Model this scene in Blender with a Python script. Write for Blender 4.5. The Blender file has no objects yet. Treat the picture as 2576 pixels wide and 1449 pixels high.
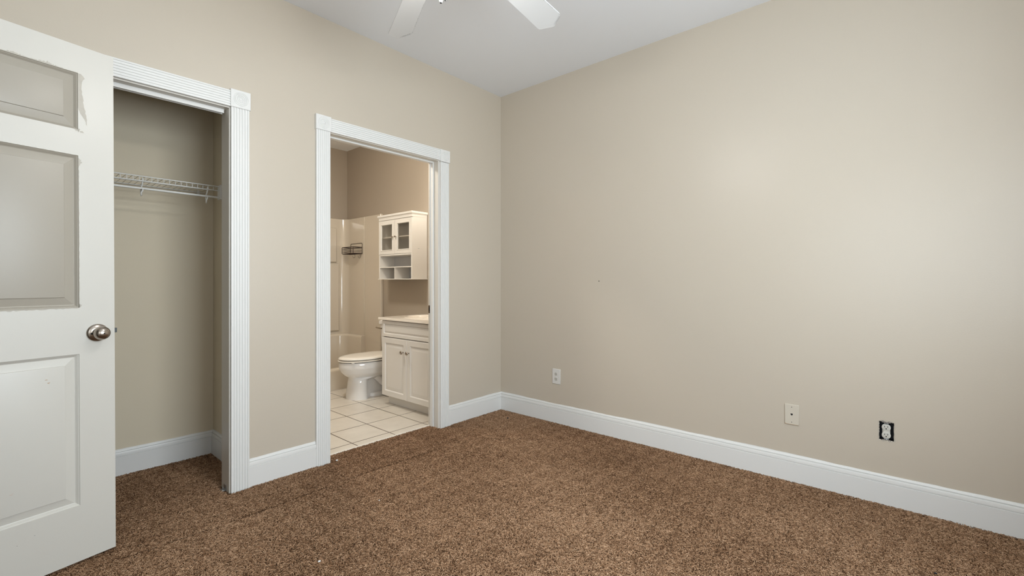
import bpy, bmesh, math, random
import numpy as np
from mathutils import Vector, Matrix

S = bpy.context.scene
COL = S.collection
R = math.radians
random.seed(7)

# ------------------------------------------------------------------ camera
cd = bpy.data.cameras.new('camera')
cam = bpy.data.objects.new('camera', cd)
COL.objects.link(cam)
cd.sensor_fit = 'HORIZONTAL'
cd.sensor_width = 36.0
cd.lens = 36.0 * 1154.27 / 2576.0
cd.shift_y = -16.8 / 2576.0
cd.clip_start = 0.05
cam.location = (-2.9752, -2.7334, 1.1191)
cam.rotation_euler = (R(90), 0, R(41.173 - 90))
S.camera = cam

# ------------------------------------------------------------------ world, daylight, exposure
WORLD = 0.5
W = bpy.data.worlds.new('world')
S.world = W
W.use_nodes = True
W.node_tree.nodes['Background'].inputs[0].default_value = (0.75, 0.87, 1.0, 1)
W.node_tree.nodes['Background'].inputs[1].default_value = WORLD


def area_light(name, loc, rot, sx, sy, power, color):
    ld = bpy.data.lights.new(name, 'AREA')
    ld.shape = 'RECTANGLE'
    ld.size, ld.size_y = sx, sy
    ld.energy = power
    ld.color = color
    o = bpy.data.objects.new(name, ld)
    COL.objects.link(o)
    o.location = loc
    o.rotation_euler = rot
    return o


P_BACK, P_ENTRY = 99.0, 30.0
# light through unseen windows, picked for brightness; the entry-wall one is added fill
area_light('window_fill_light', (-1.95, -3.70, 1.45), (R(90), 0, 0), 1.5, 1.35, P_BACK, (0.85, 0.925, 1.0))
area_light('window_fill_light', (-3.70, -2.70, 1.45), (R(90), 0, R(-90)), 1.2, 1.35, P_ENTRY, (0.85, 0.925, 1.0))

S.view_settings.view_transform = 'Standard'
S.view_settings.look = 'None'
S.view_settings.gamma = 1.0
S.view_settings.use_curve_mapping = False
S.view_settings.exposure = 0.0

BOWL_POWER = 50.0        # glass shades of the ceiling fan
BATH_POWER = 22.0        # globes over the vanity
BATH_CEIL = 125.0         # added ceiling lamp that evens out the bathroom light

# ------------------------------------------------------------------ materials
def new_mat(name):
    m = bpy.data.materials.new(name)
    m.use_nodes = True
    nt = m.node_tree
    return m, nt, nt.nodes['Principled BSDF']


def N(nt, kind, **kw):
    n = nt.nodes.new(kind)
    for k, v in kw.items():
        setattr(n, k, v)
    return n


def paint(name, color, rough=0.5, var=0.04, vscale=1.5, bump=0.0, bscale=250, metallic=0.0, spec=0.5, coat=0.0):
    m, nt, b = new_mat(name)
    L = nt.links.new
    b.inputs['Roughness'].default_value = rough
    b.inputs['Metallic'].default_value = metallic
    b.inputs['Specular IOR Level'].default_value = spec
    b.inputs['Coat Weight'].default_value = coat
    geo = N(nt, 'ShaderNodeNewGeometry')
    nz = N(nt, 'ShaderNodeTexNoise')
    nz.inputs['Scale'].default_value = vscale
    nz.inputs['Detail'].default_value = 4
    L(geo.outputs['Position'], nz.inputs['Vector'])
    mx = N(nt, 'ShaderNodeMix', data_type='RGBA')
    mx.inputs[6].default_value = (*[c * (1 - var) for c in color], 1)
    mx.inputs[7].default_value = (*[min(1, c * (1 + var)) for c in color], 1)
    L(nz.outputs['Fac'], mx.inputs[0])
    L(mx.outputs[2], b.inputs['Base Color'])
    if bump:
        n2 = N(nt, 'ShaderNodeTexNoise')
        n2.inputs['Scale'].default_value = bscale
        n2.inputs['Detail'].default_value = 2
        L(geo.outputs['Position'], n2.inputs['Vector'])
        bp = N(nt, 'ShaderNodeBump')
        bp.inputs['Strength'].default_value = bump
        bp.inputs['Distance'].default_value = 0.002
        L(n2.outputs['Fac'], bp.inputs['Height'])
        L(bp.outputs['Normal'], b.inputs['Normal'])
    return m


WALL = (0.600, 0.532, 0.436)
M = {}
M['wall'] = paint('wall_paint', WALL, rough=0.36, var=0.02, vscale=0.9, bump=0.10, bscale=160, spec=0.62)
M['closet_wall'] = paint('lightened_closet_paint', (0.73, 0.645, 0.495), rough=0.7, var=0.02, vscale=0.9, bump=0.08, bscale=160, spec=0.2)  # same wall paint made flat, colour lightened in place of light inside the closet
M['bath_wall'] = paint('dimmed_bath_wall_paint', (0.37, 0.310, 0.242), rough=0.5, var=0.02, bump=0.08, bscale=160)  # wall paint darkened in colour to imitate the dim light up here
M['ceiling'] = paint('ceiling_paint', (0.89, 0.905, 0.93), rough=0.8, var=0.015, bump=0.06, bscale=120)
M['trim'] = paint('white_trim_paint', (0.805, 0.80, 0.775), rough=0.38, var=0.015, bump=0.03, bscale=90)
M['jamb'] = paint('jamb_paint', (0.70, 0.665, 0.60), rough=0.4, var=0.03)
M['door'] = paint('white_door_paint', (0.66, 0.64, 0.585), rough=0.36, var=0.02, bump=0.05, bscale=120)
M['beige'] = paint('beige_door_paint', (0.41, 0.375, 0.315), rough=0.38, var=0.03, bump=0.05, bscale=120)
M['beige_thin'] = paint('thin_beige_brush_marks', (0.50, 0.465, 0.40), rough=0.45, var=0.10, vscale=60)
M['mark_dark'] = paint('dark_hole', (0.02, 0.02, 0.02), rough=0.8)
M['mark_tan'] = paint('chipped_wood', (0.45, 0.26, 0.12), rough=0.8)
M['mark_pink'] = paint('reddish_scuff', (0.62, 0.42, 0.36), rough=0.8)
M['nickel'] = paint('satin_nickel', (0.42, 0.37, 0.32), rough=0.26, metallic=1.0, var=0.05)
M['steel'] = paint('zinc_steel', (0.45, 0.46, 0.46), rough=0.35, metallic=1.0)
M['dark_steel'] = paint('tarnished_steel', (0.10, 0.11, 0.11), rough=0.45, metallic=0.4)
M['bronze'] = paint('dark_bronze_wire', (0.035, 0.018, 0.014), rough=0.4, metallic=0.3)
M['brass'] = paint('aged_brass', (0.16, 0.11, 0.07), rough=0.4, metallic=0.8)
M['porcelain'] = paint('porcelain', (0.80, 0.77, 0.73), rough=0.08, var=0.01, coat=0.3)
M['seatplastic'] = paint('toilet_seat_plastic', (0.80, 0.74, 0.65), rough=0.15, var=0.01)
M['fiberglass'] = paint('bone_fiberglass', (0.60, 0.525, 0.42), rough=0.13, var=0.015, coat=0.2)
M['cabinet'] = paint('white_thermofoil', (0.74, 0.70, 0.64), rough=0.32, var=0.015)
M['cab_inside'] = paint('pale_grey_backboard', (0.60, 0.60, 0.60), rough=0.5, var=0.02)
M['marble'] = paint('cultured_marble', (0.78, 0.70, 0.60), rough=0.12, var=0.02)
M['plastic'] = paint('white_plastic', (0.74, 0.72, 0.68), rough=0.35, var=0.01)
M['ivory'] = paint('ivory_plastic', (0.66, 0.60, 0.50), rough=0.35, var=0.02)
M['receptacle'] = paint('receptacle_plastic', (0.66, 0.64, 0.58), rough=0.35)
M['slot'] = paint('socket_slot', (0.012, 0.011, 0.010), rough=0.8)
M['box_dark'] = paint('junction_box', (0.03, 0.03, 0.034), rough=0.6)
M['gypsum'] = paint('torn_drywall', (0.56, 0.51, 0.43), rough=0.9, var=0.15, vscale=120)
M['rust'] = paint('tan_paint_smudge', (0.56, 0.40, 0.25), rough=0.7)
M['wire'] = paint('white_coated_wire', (0.74, 0.73, 0.69), rough=0.35)
M['blade'] = paint('white_fan_blade', (0.70, 0.70, 0.69), rough=0.45, var=0.01)
M['dust'] = paint('grey_dust', (0.16, 0.16, 0.155), rough=0.95, var=0.5, vscale=300)
M['rubber'] = paint('dark_rubber', (0.03, 0.03, 0.03), rough=0.7)
M['lint_white'] = paint('white_lint', (0.8, 0.8, 0.78), rough=0.9)
M['lint_black'] = paint('black_lint', (0.012, 0.014, 0.02), rough=0.9)
M['caulk'] = paint('pale_caulk', (0.72, 0.68, 0.61), rough=0.5)


def emit_mat(name, color, strength):
    m, nt, b = new_mat(name)
    b.inputs['Base Color'].default_value = (0.9, 0.9, 0.9, 1)
    b.inputs['Emission Color'].default_value = (*color, 1)
    b.inputs['Emission Strength'].default_value = strength
    return m


M['bowl'] = emit_mat('lit_frosted_glass', (1.0, 0.985, 0.955), BOWL_POWER)
M['globe'] = emit_mat('lit_globe', (1.0, 0.955, 0.865), BATH_POWER)
M['dome'] = emit_mat('fill_light_dome', (1.0, 0.955, 0.865), BATH_CEIL)


def glass_mat(name, tint, gloss):
    m, nt, b = new_mat(name)
    L = nt.links.new
    out = nt.nodes['Material Output']
    tr = N(nt, 'ShaderNodeBsdfTransparent')
    tr.inputs[0].default_value = (*tint, 1)
    gl = N(nt, 'ShaderNodeBsdfGlossy')
    gl.inputs['Roughness'].default_value = 0.05
    mx = N(nt, 'ShaderNodeMixShader')
    mx.inputs[0].default_value = gloss
    L(tr.outputs[0], mx.inputs[1])
    L(gl.outputs[0], mx.inputs[2])
    L(mx.outputs[0], out.inputs[0])
    return m


M['glass'] = glass_mat('window_glass', (0.96, 0.97, 0.97), 0.06)
M['cab_glass'] = glass_mat('cabinet_glass', (0.90, 0.89, 0.87), 0.08)


def tile_mat():
    m, nt, b = new_mat('ceramic_floor_tile')
    L = nt.links.new
    geo = N(nt, 'ShaderNodeNewGeometry')
    sep = N(nt, 'ShaderNodeSeparateXYZ')
    L(geo.outputs['Position'], sep.inputs[0])

    def line(sock, off, pitch, w):
        a = N(nt, 'ShaderNodeMath', operation='SUBTRACT'); L(sock, a.inputs[0]); a.inputs[1].default_value = off - 100 * pitch
        d = N(nt, 'ShaderNodeMath', operation='DIVIDE'); L(a.outputs[0], d.inputs[0]); d.inputs[1].default_value = pitch
        f = N(nt, 'ShaderNodeMath', operation='FRACT'); L(d.outputs[0], f.inputs[0])
        s = N(nt, 'ShaderNodeMath', operation='SUBTRACT'); L(f.outputs[0], s.inputs[0]); s.inputs[1].default_value = 0.5
        ab = N(nt, 'ShaderNodeMath', operation='ABSOLUTE'); L(s.outputs[0], ab.inputs[0])
        g = N(nt, 'ShaderNodeMath', operation='GREATER_THAN'); L(ab.outputs[0], g.inputs[0]); g.inputs[1].default_value = 0.5 - w / pitch
        return g.outputs[0]
    lx = line(sep.outputs[0], -0.715, 0.3005, 0.0042)
    ly = line(sep.outputs[1], 0.187, 0.308, 0.0042)
    gmax = N(nt, 'ShaderNodeMath', operation='MAXIMUM'); L(lx, gmax.inputs[0]); L(ly, gmax.inputs[1])
    nz = N(nt, 'ShaderNodeTexNoise'); nz.inputs['Scale'].default_value = 9; nz.inputs['Detail'].default_value = 6
    L(geo.outputs['Position'], nz.inputs['Vector'])
    mx = N(nt, 'ShaderNodeMix', data_type='RGBA')
    mx.inputs[6].default_value = (0.58, 0.52, 0.44, 1); mx.inputs[7].default_value = (0.72, 0.66, 0.57, 1)
    L(nz.outputs['Fac'], mx.inputs[0])
    m2 = N(nt, 'ShaderNodeMix', data_type='RGBA')
    L(gmax.outputs[0], m2.inputs[0]); L(mx.outputs[2], m2.inputs[6]); m2.inputs[7].default_value = (0.13, 0.10, 0.075, 1)
    L(m2.outputs[2], b.inputs['Base Color'])
    b.inputs['Roughness'].default_value = 0.28
    bp = N(nt, 'ShaderNodeBump'); bp.inputs['Strength'].default_value = 0.6; bp.inputs['Distance'].default_value = 0.003; bp.invert = True
    L(gmax.outputs[0], bp.inputs['Height']); L(bp.outputs['Normal'], b.inputs['Normal'])
    return m


M['tile'] = tile_mat()


def carpet_base_mat():
    m, nt, b = new_mat('carpet_backing')
    L = nt.links.new
    geo = N(nt, 'ShaderNodeNewGeometry')
    nz = N(nt, 'ShaderNodeTexNoise'); nz.inputs['Scale'].default_value = 260; nz.inputs['Detail'].default_value = 3; nz.inputs['Distortion'].default_value = 1.2
    L(geo.outputs['Position'], nz.inputs['Vector'])
    cr = N(nt, 'ShaderNodeValToRGB')
    e = cr.color_ramp.elements
    e[0].position = 0.30; e[0].color = (0.055, 0.028, 0.014, 1)
    e[1].position = 0.72; e[1].color = (0.25, 0.145, 0.08, 1)
    L(nz.outputs['Fac'], cr.inputs[0]); L(cr.outputs[0], b.inputs['Base Color'])
    b.inputs['Roughness'].default_value = 1.0; b.inputs['Specular IOR Level'].default_value = 0.1
    bp = N(nt, 'ShaderNodeBump'); bp.inputs['Strength'].default_value = 0.8; bp.inputs['Distance'].default_value = 0.006
    L(nz.outputs['Fac'], bp.inputs['Height']); L(bp.outputs['Normal'], b.inputs['Normal'])
    return m


M['carpet'] = carpet_base_mat()


def pile_mat():
    m, nt, b = new_mat('carpet_yarn')
    L = nt.links.new
    at = N(nt, 'ShaderNodeAttribute'); at.attribute_name = 'tone'
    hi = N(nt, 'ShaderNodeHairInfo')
    cr = N(nt, 'ShaderNodeValToRGB')
    e = cr.color_ramp.elements
    e[0].position = 0.0; e[0].color = (0.122, 0.060, 0.030, 1)
    e[1].position = 1.0; e[1].color = (0.75, 0.496, 0.312, 1)
    k = cr.color_ramp.elements.new(0.5); k.color = (0.388, 0.221, 0.121, 1)
    L(at.outputs['Fac'], cr.inputs[0])
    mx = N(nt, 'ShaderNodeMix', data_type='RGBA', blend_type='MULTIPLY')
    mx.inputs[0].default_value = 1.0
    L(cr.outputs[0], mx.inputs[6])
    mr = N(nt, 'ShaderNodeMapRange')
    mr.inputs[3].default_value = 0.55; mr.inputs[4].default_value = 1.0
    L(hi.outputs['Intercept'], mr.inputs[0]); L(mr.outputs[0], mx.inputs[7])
    L(mx.outputs[2], b.inputs['Base Color'])
    b.inputs['Roughness'].default_value = 0.85; b.inputs['Specular IOR Level'].default_value = 0.15
    return m


M['pile'] = pile_mat()

# ------------------------------------------------------------------ building helpers
ORG = {}


class MB:
    """collects geometry; build() links it as ONE mesh object"""

    def __init__(s):
        s.v, s.f, s.m = [], [], []

    def quad(s, pts, m=0):
        i = len(s.v); s.v += [tuple(p) for p in pts]; s.f.append(tuple(range(i, i + len(pts)))); s.m.append(m); return s

    def box(s, x0, x1, y0, y1, z0, z1, m=0):
        i = len(s.v)
        s.v += [(x0, y0, z0), (x1, y0, z0), (x1, y1, z0), (x0, y1, z0), (x0, y0, z1), (x1, y0, z1), (x1, y1, z1), (x0, y1, z1)]
        for q in ((3, 2, 1, 0), (4, 5, 6, 7), (0, 1, 5, 4), (1, 2, 6, 5), (2, 3, 7, 6), (3, 0, 4, 7)):
            s.f.append(tuple(i + k for k in q)); s.m.append(m)
        return s

    def loft(s, rings, m=0, cap=(True, True), closed=True):
        i = len(s.v); n = len(rings[0])
        for r in rings:
            s.v += [tuple(p) for p in r]
        for a in range(len(rings) - 1):
            for k in range(n if closed else n - 1):
                k2 = (k + 1) % n
                s.f.append((i + a * n + k, i + a * n + k2, i + (a + 1) * n + k2, i + (a + 1) * n + k)); s.m.append(m)
        if cap[0]:
            s.f.append(tuple(i + k for k in range(n))[::-1]); s.m.append(m)
        if cap[1]:
            b = i + (len(rings) - 1) * n
            s.f.append(tuple(b + k for k in range(n))); s.m.append(m)
        return s

    def lathe(s, prof, org, axis, n=24, m=0):
        """prof [(r, h)] about org along axis"""
        ax = Vector(axis).normalized()
        u = ax.orthogonal().normalized(); w = ax.cross(u)
        o = Vector(org); rings = []
        for r, h in prof:
            r = max(r, 1e-5)
            rings.append([o + ax * h + (u * math.cos(t) + w * math.sin(t)) * r for t in [2 * math.pi * k / n for k in range(n)]])
        return s.loft(rings, m)

    def tube(s, path, r, n=8, m=0):
        P = [Vector(p) for p in path]; rings = []
        t0 = (P[1] - P[0]).normalized(); u = t0.orthogonal().normalized()
        for k, p in enumerate(P):
            a = P[max(0, k - 1)]; b = P[min(len(P) - 1, k + 1)]
            t = (b - a).normalized()
            u = (u - t * u.dot(t)).normalized(); w = t.cross(u)
            rings.append([p + (u * math.cos(q) + w * math.sin(q)) * r for q in [2 * math.pi * j / n for j in range(n)]])
        return s.loft(rings, m)

    def nested(s, f, u0, u1, v0, v1, steps, m=0):
        """rectangle in (u,v) stepping inwards: steps [(inset, depth)]; f(u,v,d)->xyz"""
        prev = None
        for ins, d in steps:
            ring = [f(u0 + ins, v0 + ins, d), f(u1 - ins, v0 + ins, d), f(u1 - ins, v1 - ins, d), f(u0 + ins, v1 - ins, d)]
            i = len(s.v); s.v += [tuple(p) for p in ring]
            if prev is not None:
                for k in range(4):
                    s.f.append((prev + k, prev + (k + 1) % 4, i + (k + 1) % 4, i + k)); s.m.append(m)
            prev = i
        s.f.append((prev, prev + 1, prev + 2, prev + 3)); s.m.append(m)
        return s

    def build(s, name, mats, parent=None, at=None, bevel=0.0, seg=2, smooth=35, props=None, recalc=True, subdiv=0):
        mats = mats if isinstance(mats, (list, tuple)) else [mats]
        xs = np.array(s.v)
        if at is None:
            lo, hi = xs.min(0), xs.max(0)
            at = Vector(((lo[0] + hi[0]) / 2, (lo[1] + hi[1]) / 2, lo[2] if parent is None else (lo[2] + hi[2]) / 2))
        at = Vector(at)
        me = bpy.data.meshes.new(name)
        me.from_pydata([tuple(Vector(p) - at) for p in s.v], [], s.f)
        for mm in mats:
            me.materials.append(M[mm])
        for p, mi in zip(me.polygons, s.m):
            p.material_index = mi
        bm = bmesh.new(); bm.from_mesh(me)
        bmesh.ops.remove_doubles(bm, verts=bm.verts, dist=1e-6)
        if recalc:
            bmesh.ops.recalc_face_normals(bm, faces=bm.faces)
        bm.to_mesh(me); bm.free()
        if smooth:
            for p in me.polygons:
                p.use_smooth = True
            me.set_sharp_from_angle(angle=R(smooth))
        o = bpy.data.objects.new(name, me)
        COL.objects.link(o)
        if parent is None:
            o.location = at
        else:
            o.parent = parent
            o.location = at - ORG[parent]
        ORG[o] = at
        if bevel:
            b = o.modifiers.new('bevel', 'BEVEL'); b.width = bevel; b.segments = seg; b.limit_method = 'ANGLE'; b.angle_limit = R(40)
            b.harden_normals = False
        if subdiv:
            d = o.modifiers.new('subdivision', 'SUBSURF'); d.levels = subdiv; d.render_levels = subdiv
        for k, v in (props or {}).items():
            o[k] = v
        return o


def empty(name, loc, label, cat, kind=None, group=None, local=False, rot=(0, 0, 0)):
    o = bpy.data.objects.new(name, None)
    o.empty_display_size = 0.1
    COL.objects.link(o)
    o.location = loc
    o.rotation_euler = rot
    ORG[o] = Vector((0, 0, 0)) if local else Vector(loc)
    o['label'] = label; o['category'] = cat
    if kind: o['kind'] = kind
    if group: o['group'] = group
    return o


def T(label, cat, group=None, kind=None):
    d = {'label': label, 'category': cat}
    if group: d['group'] = group
    if kind: d['kind'] = kind
    return d


def ST(label, cat):
    return T(label, cat, kind='structure')


def arc(n, a0, a1):
    return [R(a0 + (a1 - a0) * k / (n - 1)) for k in range(n)]


H = 2.74
WT = 0.115
XL, YN = -3.50, -3.52          # left (entry) wall and window wall planes
FZ = -0.007                    # carpet backing level

# ------------------------------------------------------------------ shell: walls, floors, ceiling
CJ = -2.131                    # closet jamb face
CL = -3.36                     # closet opening, hinge side hidden by the open door
BJ0, BJ1 = -1.585, -0.709      # bathroom jamb faces
OT = 2.040                     # underside of both jamb heads
JT = 0.018
b = MB()
b.box(XL, CL - JT, 0, WT, FZ, H)
b.box(CL - JT, CJ + JT, 0, WT, OT + JT, H)
b.box(CJ + JT, BJ0 - JT, 0, WT, FZ, H)
b.box(BJ0 - JT, BJ1 + JT, 0, WT, OT + JT, H)
b.box(BJ1 + JT, 0, 0, WT, FZ, H)
b.build('wall_left', 'wall', smooth=0, props=ST('beige wall with the closet opening and the bathroom doorway', 'wall'))

# right wall with the hole cut for the uncovered outlet
oy0, oy1, oz0, oz1 = -2.662, -2.602, 0.318, 0.413
b = MB()
b.box(0, WT, YN, oy0, FZ, H)
b.box(0, WT, oy1, WT, FZ, H)
b.box(0, WT, oy0, oy1, FZ, oz0)
b.box(0, WT, oy0, oy1, oz1, H)
b.build('wall_right', 'wall', smooth=0, props=ST('blank beige wall with two outlets and a phone jack', 'wall'))

# window wall behind the photographer
wins = [(-2.70, -1.20)]
wz0, wz1 = 0.78, 2.12
b = MB()
xs = [XL] + [v for w in wins for v in w] + [0]
b.box(XL, 0, YN - WT, YN, FZ, wz0)
b.box(XL, 0, YN - WT, YN, wz1, H)
for k in range(0, len(xs), 2):
    b.box(xs[k], xs[k + 1], YN - WT, YN, wz0, wz1)
b.build('wall_back', 'wall', smooth=0, props=ST('beige window wall opposite the closet', 'wall'))

# entry wall with its doorway (the open white door is hinged here)
ey0, ey1 = -1.28, -0.42
b = MB()
wy_0, wy_1 = -3.30, -2.10
b.box(XL - WT, XL, YN - WT, wy_0, FZ, H)
b.box(XL - WT, XL, wy_0, wy_1, FZ, wz0)
b.box(XL - WT, XL, wy_0, wy_1, wz1, H)
b.box(XL - WT, XL, wy_1, ey0, FZ, H)
b.box(XL - WT, XL, ey1, 0.84, FZ, H)
b.box(XL - WT, XL, ey0, ey1, 2.07, H)
b.build('wall_entry', 'wall', smooth=0, props=ST('beige entry wall with the bedroom doorway', 'wall'))
b = MB()
b.box(XL - 1.35, XL - 1.25, -2.0, 0.84, FZ, H)
b.box(XL - 1.25, XL - WT, 0.74, 0.84, FZ, H)
b.box(XL - 1.25, XL - WT, -2.0, -1.9, FZ, H)
b.build('wall_hallway', 'wall', smooth=0, props=ST('beige hallway wall outside the bedroom doorway', 'wall'))

# closet
CR, CB = -2.00, 0.725
b = MB().box(XL, CR + 0.1, CB, CB + 0.1, FZ, H)
b.build('wall_closet_back', 'closet_wall', smooth=0, props=ST('beige back wall inside the closet behind the wire shelf', 'wall'))
b = MB().box(CR, CR + 0.1, WT, CB, FZ, H)
b.build('wall_closet_right', 'closet_wall', smooth=0, props=ST('narrow beige side wall inside the closet', 'wall'))

# bathroom
BW, BF = -0.02, 2.585
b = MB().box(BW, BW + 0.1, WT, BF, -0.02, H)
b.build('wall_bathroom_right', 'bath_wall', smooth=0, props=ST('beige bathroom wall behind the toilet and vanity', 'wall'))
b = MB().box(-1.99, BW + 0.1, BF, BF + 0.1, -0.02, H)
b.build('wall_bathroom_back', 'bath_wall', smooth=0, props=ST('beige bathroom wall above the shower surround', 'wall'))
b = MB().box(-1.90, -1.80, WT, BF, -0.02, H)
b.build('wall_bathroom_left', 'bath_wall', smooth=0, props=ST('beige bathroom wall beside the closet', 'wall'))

b = MB().box(XL - 1.4, 0.12, YN - WT, 2.7, H, H + 0.08)
b.build('ceiling', 'ceiling', smooth=0, props=ST('flat white painted ceiling', 'ceiling'))

b = MB()
b.box(XL - 1.3, 0.02, YN - WT, 0.0, -0.12, FZ)
b.box(XL - 1.3, CR + 0.02, 0.0, 0.84, -0.12, FZ)
b.box(BJ0 - JT, BJ1 + JT, 0.0, 0.092, -0.12, FZ)
b.build('floor', 'carpet', smooth=0, props=ST('brown carpeted bedroom floor', 'floor'))
b = MB().box(-1.90, BW + 0.05, 0.112, BF, -0.12, 0.0)
b.build('floor_bathroom', 'tile', smooth=0, props=ST('cream square tile bathroom floor with dark grout', 'floor'))
b = MB().box(BJ0, BJ1, 0.090, 0.113, -0.05, 0.001)
b.build('trim_3', 'caulk', bevel=0.002, props=ST('pale edging strip between carpet and bathroom tile', 'threshold'))

# ------------------------------------------------------------------ casings
def casing_profile(w, t=0.018):
    """cross-section (across, out) of a fluted casing, six grooves"""
    pts = [(0, 0), (0, t - 0.001), (0.001, t)]
    for k in range(6):
        c = w * (0.125 + 0.15 * k)
        pts += [(c - 0.0030, t), (c - 0.0012, t - 0.0042), (c + 0.0012, t - 0.0042), (c + 0.0030, t)]
    pts += [(w - 0.001, t), (w, t - 0.001), (w, 0)]
    return pts


def side_casing(x0, x1, z1, parent):
    pr = casing_profile(x1 - x0)
    MB().loft([[(x0 + a, -d, z) for a, d in pr] for z in (FZ, z1)]).build('side_casing', 'trim', parent, smooth=20)


def head_casing(x0, x1, z0, z1, parent):
    pr = casing_profile(z1 - z0)
    MB().loft([[(x, -d, z0 + a) for a, d in pr] for x in (x0, x1)]).build('head_casing', 'trim', parent, smooth=20)


def rosette(x0, x1, z0, z1, parent):
    t = 0.024
    xm, zm, hx, hz = (x0 + x1) / 2, (z0 + z1) / 2, (x1 - x0) / 2, (z1 - z0) / 2
    n = 48
    an = [2 * math.pi * (k + 0.5) / n - math.pi / 4 for k in range(n)]

    def sq(y, k=1.0):
        out = []
        for q in an:
            c, w = math.cos(q), math.sin(q)
            m = max(abs(c), abs(w))
            out.append((xm + hx * k * c / m, y, zm + hz * k * w / m))
        # true corners
        for cx, cz in ((1, 1), (-1, 1), (-1, -1), (1, -1)):
            j = min(range(n), key=lambda i: (out[i][0] - xm - cx * hx * k) ** 2 + (out[i][2] - zm - cz * hz * k) ** 2)
            out[j] = (xm + cx * hx * k, y, zm + cz * hz * k)
        return out

    rings = [sq(0.0), sq(-t + 0.0015), sq(-t, 0.97)]
    for r, d in ((0.0370, 0.0), (0.0355, 0.0024), (0.0345, 0.0024), (0.0325, -0.0004), (0.0295, -0.0008), (0.0272, 0.0026), (0.0260, 0.0026), (0.0240, -0.0006), (0.0205, -0.0010), (0.0180, 0.0026), (0.0168, 0.0026),
                 (0.0148, -0.0008), (0.0118, -0.0010), (0.0098, 0.0026), (0.0088, 0.0026), (0.0068, -0.0010), (0.0035, -0.0022), (0.0004, -0.0024)):
        rings.append([(xm + r * math.cos(q), -t + d, zm + r * math.sin(q)) for q in an])
    MB().loft(rings).build('rosette_block', 'trim', parent, smooth=30)


# closet casing (trim_1)
t1 = empty('trim_1', ((CJ + CL) / 2, 0, 0), 'white fluted casing around the closet opening with a bullseye corner block', 'door casing', 'structure')
side_casing(-2.126, -2.037, 2.046, t1)
head_casing(CL - 0.01, -2.128, 2.046, 2.131, t1)
rosette(-2.130, -2.033, 2.045, 2.139, t1)
b = MB().box(CJ, CJ + JT, 0, WT, FZ, OT + JT)
b.build('side_jamb', 'jamb', t1, smooth=0)
b = MB().box(CL, CJ, 0, WT, OT, OT + JT)
b.build('head_jamb', 'jamb', t1, smooth=0)
b = MB().box(CL - JT, CL, 0, WT, FZ, OT + JT)
b.build('side_jamb', 'jamb', t1, smooth=0)
# inside casing edge of jamb facing the room (reveal) is part of the jambs

# bathroom casing (trim_2)
t2 = empty('trim_2', ((BJ0 + BJ1) / 2, 0, 0), 'white fluted casing around the bathroom doorway with two bullseye corner blocks', 'door casing', 'structure')
side_casing(-1.666, -1.577, 2.044, t2)
side_casing(-0.695, -0.613, 2.034, t2)
head_casing(-1.576, -0.697, 2.044, 2.128, t2)
rosette(-1.670, -1.574, 2.043, 2.134, t2)
rosette(-0.700, -0.607, 2.036, 2.128, t2)
MB().box(BJ0 - JT, BJ0, 0, WT, FZ, OT + JT).build('side_jamb', 'jamb', t2, smooth=0)
MB().box(BJ1, BJ1 + JT, 0, WT, FZ, OT + JT).build('side_jamb', 'jamb', t2, smooth=0)
MB().box(BJ0, BJ1, 0, WT, OT, OT + JT).build('head_jamb', 'jamb', t2, smooth=0)
b = MB()
b.box(BJ1 - 0.011, BJ1, 0.048, 0.083, FZ, OT)
b.box(BJ0, BJ0 + 0.011, 0.048, 0.083, FZ, OT)
b.box(BJ0 + 0.011, BJ1 - 0.011, 0.048, 0.083, OT - 0.011, OT)
b.build('door_stop', 'trim', t2, bevel=0.003)
b = MB().box(BJ1 - 0.0018, BJ1 + 0.0005, 0.084, 0.112, 0.872, 0.932)
b.box(BJ1 - 0.0024, BJ1 - 0.0017, 0.091, 0.105, 0.888, 0.916, 1)
for z in (0.880, 0.924):
    b.lathe([(0.004, 0), (0.004, 0.001), (0.002, 0.0016)], (BJ1 - 0.0018, 0.098, z), (-1, 0, 0), 10, 0)
b.build('strike_plate', ['brass', 'slot'], t2, props={'label': 'dark brass strike plate'})

# ------------------------------------------------------------------ baseboards
BPROF = [(0, 0.146), (0.004, 0.1455), (0.0075, 0.139), (0.0085, 0.1355), (0.0042, 0.1348), (0.0042, 0.1322), (0.0118, 0.1315), (0.0140, 0.125), (0.0140, 0.1110),
         (0.0095, 0.1100), (0.0095, 0.1072), (0.0160, 0.1055), (0.0160, FZ), (0, FZ)]


def base_run(p0, p1, inward, m0, m1, name, label):
    """baseboard from p0 to p1 (plan) standing on the wall plane; inward = unit vector into the room; m = +1 mitre inside corner, 0 square"""
    a, c = Vector((*p0, 0)), Vector((*p1, 0)); d = (c - a).normalized(); n = Vector((*inward, 0))
    r0 = [a + n * o + d * (o * m0) + Vector((0, 0, z)) for o, z in BPROF]
    r1 = [c + n * o - d * (o * m1) + Vector((0, 0, z)) for o, z in BPROF]
    b = MB().loft([r0, r1])
    # white brush overlap on the wall above the board
    rnd = random.Random(name + str(p0)); ln = (c - a).length; k = max(2, int(ln / 0.02)); prev = None; w = 0.002
    for i in range(k + 1):
        w = min(0.007, max(0.0004, w + rnd.uniform(-0.0012, 0.0012)))
        q = a + d * (ln * i / k) + n * 0.0006
        cur = (q + Vector((0, 0, 0.140)), q + Vector((0, 0, 0.146 + w)))
        if prev:
            b.quad([prev[0], cur[0], cur[1], prev[1]])
        prev = cur
    b.build(name, 'trim', smooth=20, props=ST(label, 'baseboard'))


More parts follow.
